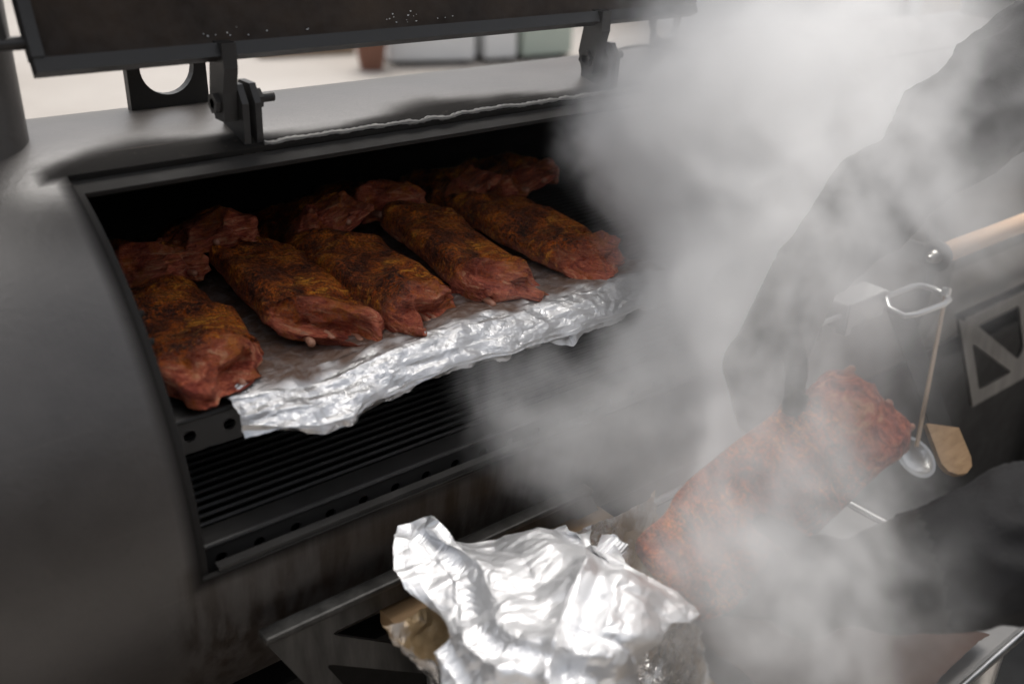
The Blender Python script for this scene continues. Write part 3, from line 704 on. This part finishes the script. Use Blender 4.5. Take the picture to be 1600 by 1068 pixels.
# pallet of planks lying under the smoker (seen through the shelf cut-outs)
pal = empty('wooden_pallet', (.45, -.05, 0), 'wooden pallet on the ground under the smoker', 'pallet')
for i in range(6):
    g = G(); g.box((-.5 + i * .2, 0, .13), (.11, .8, .02), None, .003); g.build('slat', M_plank, pal)
for y in (-.36, 0, .36):
    g = G(); g.box((0, y, .06), (1.1, .09, .12), None, .004); g.build('bearer', M_plank, pal)
# ------------------------------------------------------------------ person with the held rack
def person():
    e = empty('person', (.98, -.96, 0), 'person in black sleeves and gloves lifting a rack of ribs through the smoke', 'person')
    bm = bmesh.new(); parts = []
    def limb(pts, radii, n=14):
        g = G(); P = []; Rr = []
        for i in range(len(pts) - 1):
            for k in range(6):
                t = k / 6; P.append(Vector(pts[i]).lerp(Vector(pts[i + 1]), t)); Rr.append(radii[i] + (radii[i + 1] - radii[i]) * t)
        P.append(Vector(pts[-1])); Rr.append(radii[-1])
        d0_ = (P[0] - P[1]).normalized(); d1_ = (P[-1] - P[-2]).normalized(); a = []; b = []
        for q in (.35, .7, .94): a.insert(0, (P[0] + d0_ * Rr[0] * q, Rr[0] * sqrt(1 - q * q))); b.append((P[-1] + d1_ * Rr[-1] * q, Rr[-1] * sqrt(1 - q * q)))
        g.tube([p for p, _ in a] + P + [p for p, _ in b], [r for _, r in a] + Rr + [r for _, r in b], n); parts.append(g)
    def ball(c, rad, rot=None):
        b2 = bmesh.new(); bmesh.ops.create_icosphere(b2, subdivisions=3, radius=1); g = G()
        g.add([Vector(c) + ((rot @ Vector((v.co.x * rad[0], v.co.y * rad[1], v.co.z * rad[2]))) if rot else Vector((v.co.x * rad[0], v.co.y * rad[1], v.co.z * rad[2]))) for v in b2.verts], [tuple(v.index for v in f.verts) for f in b2.faces]); b2.free(); parts.append(g)
    Fd = Vector((-.72, .69, 0)).normalized(); Lf = Vector((-Fd.y, Fd.x, 0)); U = Vector((0, 0, 1)); Rt = -Lf
    rot = Matrix((Lf, Fd, U)).transposed()
    hip = Vector((1.02, -1.02, .96)); chest = hip + Fd * .05 + U * .36
    ball(hip + U * .02, (.165, .115, .13), rot); ball(hip + Fd * .02 + U * .17, (.155, .11, .17), rot); ball(chest, (.185, .125, .18), rot); ball(chest + U * .12, (.175, .105, .10), rot)
    neck = chest + U * .23 + Fd * .01; head = neck + U * .16 + Fd * .05
    limb([neck - U * .05, head - U * .06], [.062, .055])
    ball(head, (.075, .095, .118), rot); ball(head + Fd * .085 - U * .005, (.014, .026, .026), rot); ball(head - U * .07 + Fd * .045, (.048, .045, .045), rot)
    for s in (-1, 1): ball(head + Lf * .076 * s - Fd * .01, (.012, .022, .034), rot)
    # legs
    for s in (-1, 1):
        k = hip + Lf * .10 * s - U * .46 + Fd * .02; an_ = hip + Lf * .12 * s - U * .88
        limb([hip + Lf * .085 * s - U * .04, k, an_], [.098, .064, .048]); limb([an_ - U * .035 - Fd * .05, an_ - U * .045 + Fd * .15], [.042, .036])
    # right arm: from the shoulder down to the upper edge of the rack
    sh = at(1800, -20, 1.36); el = at(1520, 175, 1.22); wr = at(1264, 418, 1.12)
    limb([chest + Rt * .14 + U * .11, sh, el, wr], [.085, .078, .066, .039])
    pm = at(1210, 535, 1.065); limb([wr, pm], [.038, .038]); limb([at(1232, 512, 1.07), at(1180, 570, 1.06)], [.032, .035])
    for k, (bx, by, mx, my, tx, ty, dd) in enumerate([(1180, 520, 1150, 590, 1165, 665, 1.05), (1200, 540, 1165, 610, 1185, 690, 1.045), (1222, 555, 1195, 630, 1215, 700, 1.04), (1245, 560, 1230, 635, 1245, 690, 1.04)]):
        limb([at(bx, by, 1.06), at(mx, my, 1.055), at(tx, ty, dd)], [.0125, .0115, .0095], 10)
    limb([at(1230, 505, 1.05), at(1245, 570, 1.015), at(1240, 630, .985)], [.015, .0125, .0105], 10)
    # left arm: elbow outside on the right, forearm level, hand under the rack's lower edge
    shl = chest + Lf * .19 + U * .12; ell = at(1760, 815, 1.01); wrl = at(1390, 905, .985)
    limb([chest + Lf * .12 + U * .11, shl, ell, wrl], [.085, .078, .074, .050])
    pl_ = at(1270, 915, .985); limb([wrl, pl_], [.040, .038]); limb([at(1285, 890, .985), at(1260, 945, .985)], [.034, .034])
    for (by, ty) in ((875, 850), (900, 885), (925, 915), (948, 945)):
        limb([at(1235, by, .985), at(1175, (by + ty) / 2 + 4, 1.0), at(1115, ty, 1.01)], [.0125, .0115, .0095], 10)
    limb([at(1280, 880, .97), at(1235, 840, .955), at(1190, 815, .957)], [.015, .0125, .0105], 10)
    g = G()
    for q in parts: g.add(q.V, q.F)
    o = g.build('body', None, None); md = o.modifiers.new('r', 'REMESH'); md.mode = 'VOXEL'; md.voxel_size = .0062; ms = o.modifiers.new('s', 'SMOOTH'); ms.iterations = 3; ms.factor = .5
    dg = bpy.context.evaluated_depsgraph_get(); m2 = bpy.data.meshes.new_from_object(o.evaluated_get(dg)); old = o.data; o.modifiers.clear(); o.data = m2; bpy.data.meshes.remove(old)
    for m in (M_cloth, M_skin, M_glove): m2.materials.append(m)
    nrm = [v.normal.copy() for v in m2.vertices]; cos_ = [v.co.copy() for v in m2.vertices]
    for vi, p in enumerate(cos_):                  # creases in the cloth
        dh = min((p - pm).length, (p - pl_).length)
        if p.z < neck.z - .03 and dh > .10:
            cos_[vi] = p + nrm[vi] * (.014 * noise.noise(Vector((p.x * 14, p.y * 14, p.z * 20))) + .012 * (.3 - abs(noise.noise(Vector((p.x * 22, p.y * 22, p.z * 30))))))
    m2.vertices.foreach_set('co', [c for p in cos_ for c in p]); m2.update(); mi = []
    for f in m2.polygons:
        c = f.center; mi.append(1 if c.z > neck.z - .015 and ((c - head).to_2d().length < .135) else (2 if min((c - pm).length, (c - pl_).length) < .12 else 0))
    m2.polygons.foreach_set('material_index', mi); m2.polygons.foreach_set('use_smooth', [True] * len(m2.polygons))
    o.parent = e; o.location = -Vector(e.location)
    # hair and eyes
    g = G(); b2 = bmesh.new(); bmesh.ops.create_icosphere(b2, subdivisions=4, radius=1); V = []; keep = []
    for v in b2.verts:
        q = Vector((v.co.x * .083, v.co.y * .102, v.co.z * .125)); V.append(head - Fd * .012 + U * .012 + rot @ (q * (1 + .05 * noise.noise(q * 60))))
    F = [tuple(v.index for v in f.verts) for f in b2.faces if not (f.calc_center_median().y > .25 and f.calc_center_median().z < .55) and f.calc_center_median().z > -.55]
    b2.free(); g.add(V, F); h = g.build('hair', M_hair, e, True); h.location = -Vector(e.location)
    for s in (-1, 1):
        g = G(); g.lathe([(.0, .012), (.008, .009), (.012, 0), (.008, -.009), (0, -.012)], head + Fd * .078 + Lf * .031 * s + U * .012, Fd, 14); ey = g.build('eye', M_glass, e, True); ey.location = -Vector(e.location)
person()
hc = at(1208, 766, .995); A_ = (at(1362, 635, 1.01) - at(1052, 900, .98)).normalized(); Vw = (CAM - hc).normalized(); Nn_ = (Vw - A_ * Vw.dot(A_)).normalized(); Wd = A_.cross(Nn_)
hr = rib_rack(hc, 0, .285, .114, .040, 55, 'steaming rack of ribs held up by black-gloved hands', bones=4, arch=.012, raw=.35, rag=.35)
hr.rotation_mode = 'QUATERNION'; hr.rotation_quaternion = Matrix((Wd * -1, A_ * -1, Nn_)).transposed().to_quaternion()
# ------------------------------------------------------------------ things beyond the smoker
def ground_line(pa, pb):
    a, b = atz(*pa, 0), atz(*pb, 0); return a, b, (b - a).length, math.atan2(b.y - a.y, b.x - a.x)
def cooler(pa, pb, h, mat, name, label, cat):
    a, b, ln, rz = ground_line(pa, pb); e = empty(name, (a + b) / 2, label, cat); e.rotation_euler = (0, 0, rz); dp = .5
    g = G(); g.box((0, dp / 2, .04 + (h - .12) / 2), (ln * .96, dp, h - .12), None, .02); g.build('body', mat, e)
    g = G(); g.box((0, dp / 2, h - .035), (ln, dp + .03, .08), None, .02); g.build('lid', mat, e)
    for sx in (-1, 1):
        g = G(); g.box((sx * ln * .38, dp / 2, .02), (.07, dp * .8, .04)); g.build('foot', M_tyre, e)
        g = G(); g.tube([(sx * ln * .485, dp * .3, h * .65), (sx * (ln * .5 + .02), dp * .3, h * .62), (sx * (ln * .5 + .02), dp * .7, h * .62), (sx * ln * .485, dp * .7, h * .65)], .012, 8); g.build('handle', M_tyre, e, True)
cooler((606, 104), (745, 101), .62, M_white, 'cooler_box', 'larger white cooler box standing on the paving', 'cooler')
cooler((758, 100), (808, 97), .75, M_white, 'storage_bin', 'narrow tall white bin beside the cooler box', 'bin')
cooler((815, 96), (895, 90), .70, M_green, 'storage_crate', 'pale green crate standing beside the white bin', 'crate')
pa = atz(581, 108, 0); pt = empty('plant_pot', pa, 'brown pot with a dry shrub on the paving', 'plant')
g = G(); g.lathe([(0, 0), (.10, 0), (.14, .26), (.155, .27), (.155, .31), (.13, .31), (.12, .27), (0, .26)], (0, 0, 0), (0, 0, 1), 24); g.build('pot', M_roof, pt, True)
rd = random.Random(5); g = G()
for k in range(120):
    a = rd.uniform(0, 2 * pi); r = rd.uniform(.02, .2); h = .28 + rd.uniform(.05, .6); p = Vector((r * cos(a), r * sin(a), h)); q = Vector((rd.uniform(-1, 1), rd.uniform(-1, 1), rd.uniform(-.3, 1))).normalized() * .06; t = q.cross(Vector((rd.random(), rd.random(), 1))).normalized() * .02
    g.add([p, p + q * .5 + t, p + q, p + q * .5 - t], [(0, 1, 2, 3)])
    if k % 8 == 0: g.tube([(0, 0, .25), p], [.008, .003], 5)
g.build('foliage', simple('dry_leaves', (.10, .055, .02), (.22, .13, .05), 20, .7), pt)
a, b, ln, rz = ground_line((405, 92), (556, 84)); g = G(); g.box((0, .09, .09), (ln, .18, .18), None, .02); o = g.build('timber_beam', M_plank); o.location = (a + b) / 2; o.rotation_euler = (0, 0, rz); tag(o, 'low brown timber beam lying across the paving', 'beam')
a, b, ln, rz = ground_line((1060, 44), (1500, 26))
hb = empty('white_building', (a + b) / 2, 'bright white rendered building with a brown door in the background', 'building'); hb.rotation_euler = (0, 0, rz)
g = G(); g.box((0, 2.5, 1.7), (ln, 5, 3.4)); g.build('wall', M_white, hb)
g = G(); g.prism([Vector((0, -.3, 3.402)), Vector((0, 5.3, 3.402)), Vector((0, 2.5, 4.9))], (-ln / 2 - .3, 0, 0), (ln / 2 + .3, 0, 0)); g.build('roof', M_roof, hb)
g = G(); g.box((ln * .44, -.02, 1.05), (.9, .06, 2.1)); g.build('door', M_oldwood, hb)
g = G(); g.tube([(ln * .26, -.06, 0), (ln * .26, -.06, 3.3)], .045, 10); g.build('downpipe', M_dark, hb, True)
g = G(); g.box((-ln * .2, -.01, 1.7), (1.3, .06, 1.1)); wd = g.build('window', M_glass, hb); g = G(); g.box((-ln * .2, -.06, 1.1), (1.5, .14, .07)); g.build('sill', M_white, wd)
fn = empty('timber_fence', (-3, 16, 0), 'brown timber fence far behind the smoker', 'fence')
for i in range(46):
    if i == 0: g = G(); g.box((0, 0, .85), (.24, .03, 1.7), None, .004); fb = g.build('board', M_plank, fn); fb.location = (-6, 0, 0)
    else: share(fb, fn, (-6 + i * .26, .01 * (i % 2), random.uniform(-.03, .03)))
sh_ = empty('added_shade_shed', (-.6, -3.4, 0), 'added dark shed across the paving, shading the smoker front', 'shed')  # unseen shed, added to keep low front sky light off the barrel
g = G(); g.box((0, -1, 1.05), (9, 2, 2.1)); g.build('wall', M_wall, sh_)
g = G(); g.prism([Vector((0, .3, 2.102)), Vector((0, -2.3, 2.4)), Vector((0, -2.3, 2.5)), Vector((0, .3, 2.2))], (-4.8, 0, 0), (4.8, 0, 0)); g.build('roof', M_wall, sh_)
# ------------------------------------------------------------------ smoke
def smoke():
    lo, hi = Vector((.22, -.90, .84)), Vector((1.5, .24, 1.86)); vox = .0070
    m = M_('smoke'); m.nt.nodes.remove(m.p)
    pv = m.n('ShaderNodeVolumePrincipled'); pv.inputs['Color'].default_value = (.994, .993, .991, 1); pv.inputs['Anisotropy'].default_value = .0; pv.inputs['Density'].default_value = 1.0
    m.l(pv.outputs[0], m.out.inputs['Volume'])
    nt = bpy.data.node_groups.new('smoke_field', 'GeometryNodeTree'); nt.interface.new_socket('Geometry', in_out='INPUT', socket_type='NodeSocketGeometry'); nt.interface.new_socket('Geometry', in_out='OUTPUT', socket_type='NodeSocketGeometry')
    L = nt.links.new
    def mth(op, a, b=0.0, c=None):
        x = nt.nodes.new('ShaderNodeMath'); x.operation = op
        for sock, v in zip(x.inputs, (a, b) if c is None else (a, b, c)):
            if hasattr(v, 'links'): L(v, sock)
            else: sock.default_value = v
        return x.outputs[0]
    def vm(op, a, b=None, sc=None):
        x = nt.nodes.new('ShaderNodeVectorMath'); x.operation = op
        for sock, v in zip(x.inputs, (a, b)):
            if v is None: continue
            if hasattr(v, 'links'): L(v, sock)
            else: sock.default_value = v
        if sc is not None: x.inputs['Scale'].default_value = sc
        return x.outputs['Value'] if op == 'DISTANCE' else x.outputs[0]
    def nse(vec, scale, det, rough=.55, dist=0.0):
        x = nt.nodes.new('ShaderNodeTexNoise'); x.inputs['Scale'].default_value = scale; x.inputs['Detail'].default_value = det; x.inputs['Roughness'].default_value = rough; x.inputs['Distortion'].default_value = dist
        L(vec, x.inputs['Vector']); return x.outputs
    def sm(v, a, b, o=1.0):
        x = nt.nodes.new('ShaderNodeMapRange'); x.interpolation_type = 'SMOOTHSTEP'; L(v, x.inputs[0]); x.inputs[1].default_value = a; x.inputs[2].default_value = b; x.inputs[3].default_value = 0; x.inputs[4].default_value = o; return x.outputs[0]
    pos = nt.nodes.new('GeometryNodeInputPosition').outputs[0]
    w1 = vm('SCALE', vm('SUBTRACT', nse(pos, 3.0, 1)[1], (.5, .5, .5)), sc=.20)
    p1 = vm('ADD', pos, w1)
    w2 = vm('SCALE', vm('SUBTRACT', nse(p1, 12.0, 3)[1], (.5, .5, .5)), sc=.12)
    p2 = vm('ADD', p1, w2)
    tot = None
    for px, py, d, r, a in SMOKE:
        v = sm(vm('DISTANCE', p2, at(px, py, d)), r * 1.25, r * .15, a)
        tot = v if tot is None else mth('ADD', tot, v)
    n = nse(p2, 8.5, 6, .68, .5)[0]
    body = sm(mth('ADD', tot, mth('MULTIPLY', mth('SUBTRACT', n, .5), 2.7)), .15, 1.15)
    den = mth('MULTIPLY', mth('MULTIPLY', body, sm(tot, .02, .25)), SMOKE_DENSITY)
    vt = None
    for px, py, d, r, a in VEIL:
        v = sm(vm('DISTANCE', p2, at(px, py, d)), r * 1.2, r * .1, a); vt = v if vt is None else mth('ADD', vt, v)
    den = mth('ADD', den, mth('MULTIPLY', vt, sm(n, .40, .63)))
    den = mth('MULTIPLY', den, mth('ADD', .55, mth('MULTIPLY', nse(p2, 20.0, 4)[0], .9)))
    den = mth('ADD', mth('MAXIMUM', den, 0.0), .004)          # thin haze everywhere in the plume's box keeps its hull one plain box
    vc = nt.nodes.new('GeometryNodeVolumeCube'); L(den, vc.inputs['Density']); vc.inputs['Min'].default_value = lo; vc.inputs['Max'].default_value = hi
    for k, ax in enumerate(('X', 'Y', 'Z')): vc.inputs['Resolution ' + ax].default_value = int((hi[k] - lo[k]) / vox)
    st = nt.nodes.new('GeometryNodeSetMaterial'); st.inputs['Material'].default_value = m.m; L(vc.outputs[0], st.inputs[0])
    go = nt.nodes.new('NodeGroupOutput'); L(st.outputs[0], go.inputs[0])
    g = G(); g.box((lo + hi) / 2, hi - lo); o = g.build('smoke', m.m); o.modifiers.new('smoke', 'NODES').node_group = nt
    tag(o, 'pale grey smoke billowing out of the smoker', 'smoke', kind='stuff')
SMOKE_DENSITY = 12.0                                # thick plume standing in the mouth and over the barrel
SMOKE = [(1150, 270, 1.32, .17, .95), (1200, 110, 1.38, .20, .6), (1115, 400, 1.24, .15, 1.0), (1260, 220, 1.36, .17, .6), (1080, 560, 1.18, .14, .95),
         (1080, 700, 1.12, .12, .9), (1070, 120, 1.40, .15, .55), (1390, 110, 1.40, .17, .45), (1200, 430, 1.30, .14, .8), (1170, 610, 1.18, .12, .85), (1370, 760, 1.34, .10, .6),
         (1110, 340, 1.13, .12, .85), (1130, 190, 1.20, .14, .7), (1090, 520, 1.09, .11, .85), (1120, 640, 1.05, .09, .7),
         (955, 225, 1.24, .10, .36), (915, 310, 1.22, .06, .34), (1010, 290, 1.2, .08, .45), (1000, 425, 1.14, .085, -.9), (880, 640, 1.06, .09, .42), (950, 720, 1.06, .09, .52), (920, 560, 1.1, .06, .35)]
VEIL = [(1190, 620, .92, .14, 10.0), (1220, 780, .89, .13, 9.0), (1160, 930, .85, .12, 6.0), (1300, 560, .93, .10, 4.0), (1370, 270, 1.04, .16, 13.0), (1270, 400, .98, .13, 13.0), (1450, 170, 1.02, .14, 3.5),
        (1330, 930, .83, .12, 4.5), (1190, 1020, .83, .10, 4.0), (1080, 150, 1.25, .16, 2.0), (900, 600, 1.05, .11, 1.6), (1250, 300, 1.1, .17, 7.0), (1100, 850, .90, .10, 8.0), (1400, 130, 1.15, .18, 6.0), (1230, 60, 1.3, .2, 3.0), (1420, 1000, .84, .09, 2.0), (1075, 290, 1.08, .11, 8.0), (1085, 440, 1.06, .09, 6.0)]
smoke()
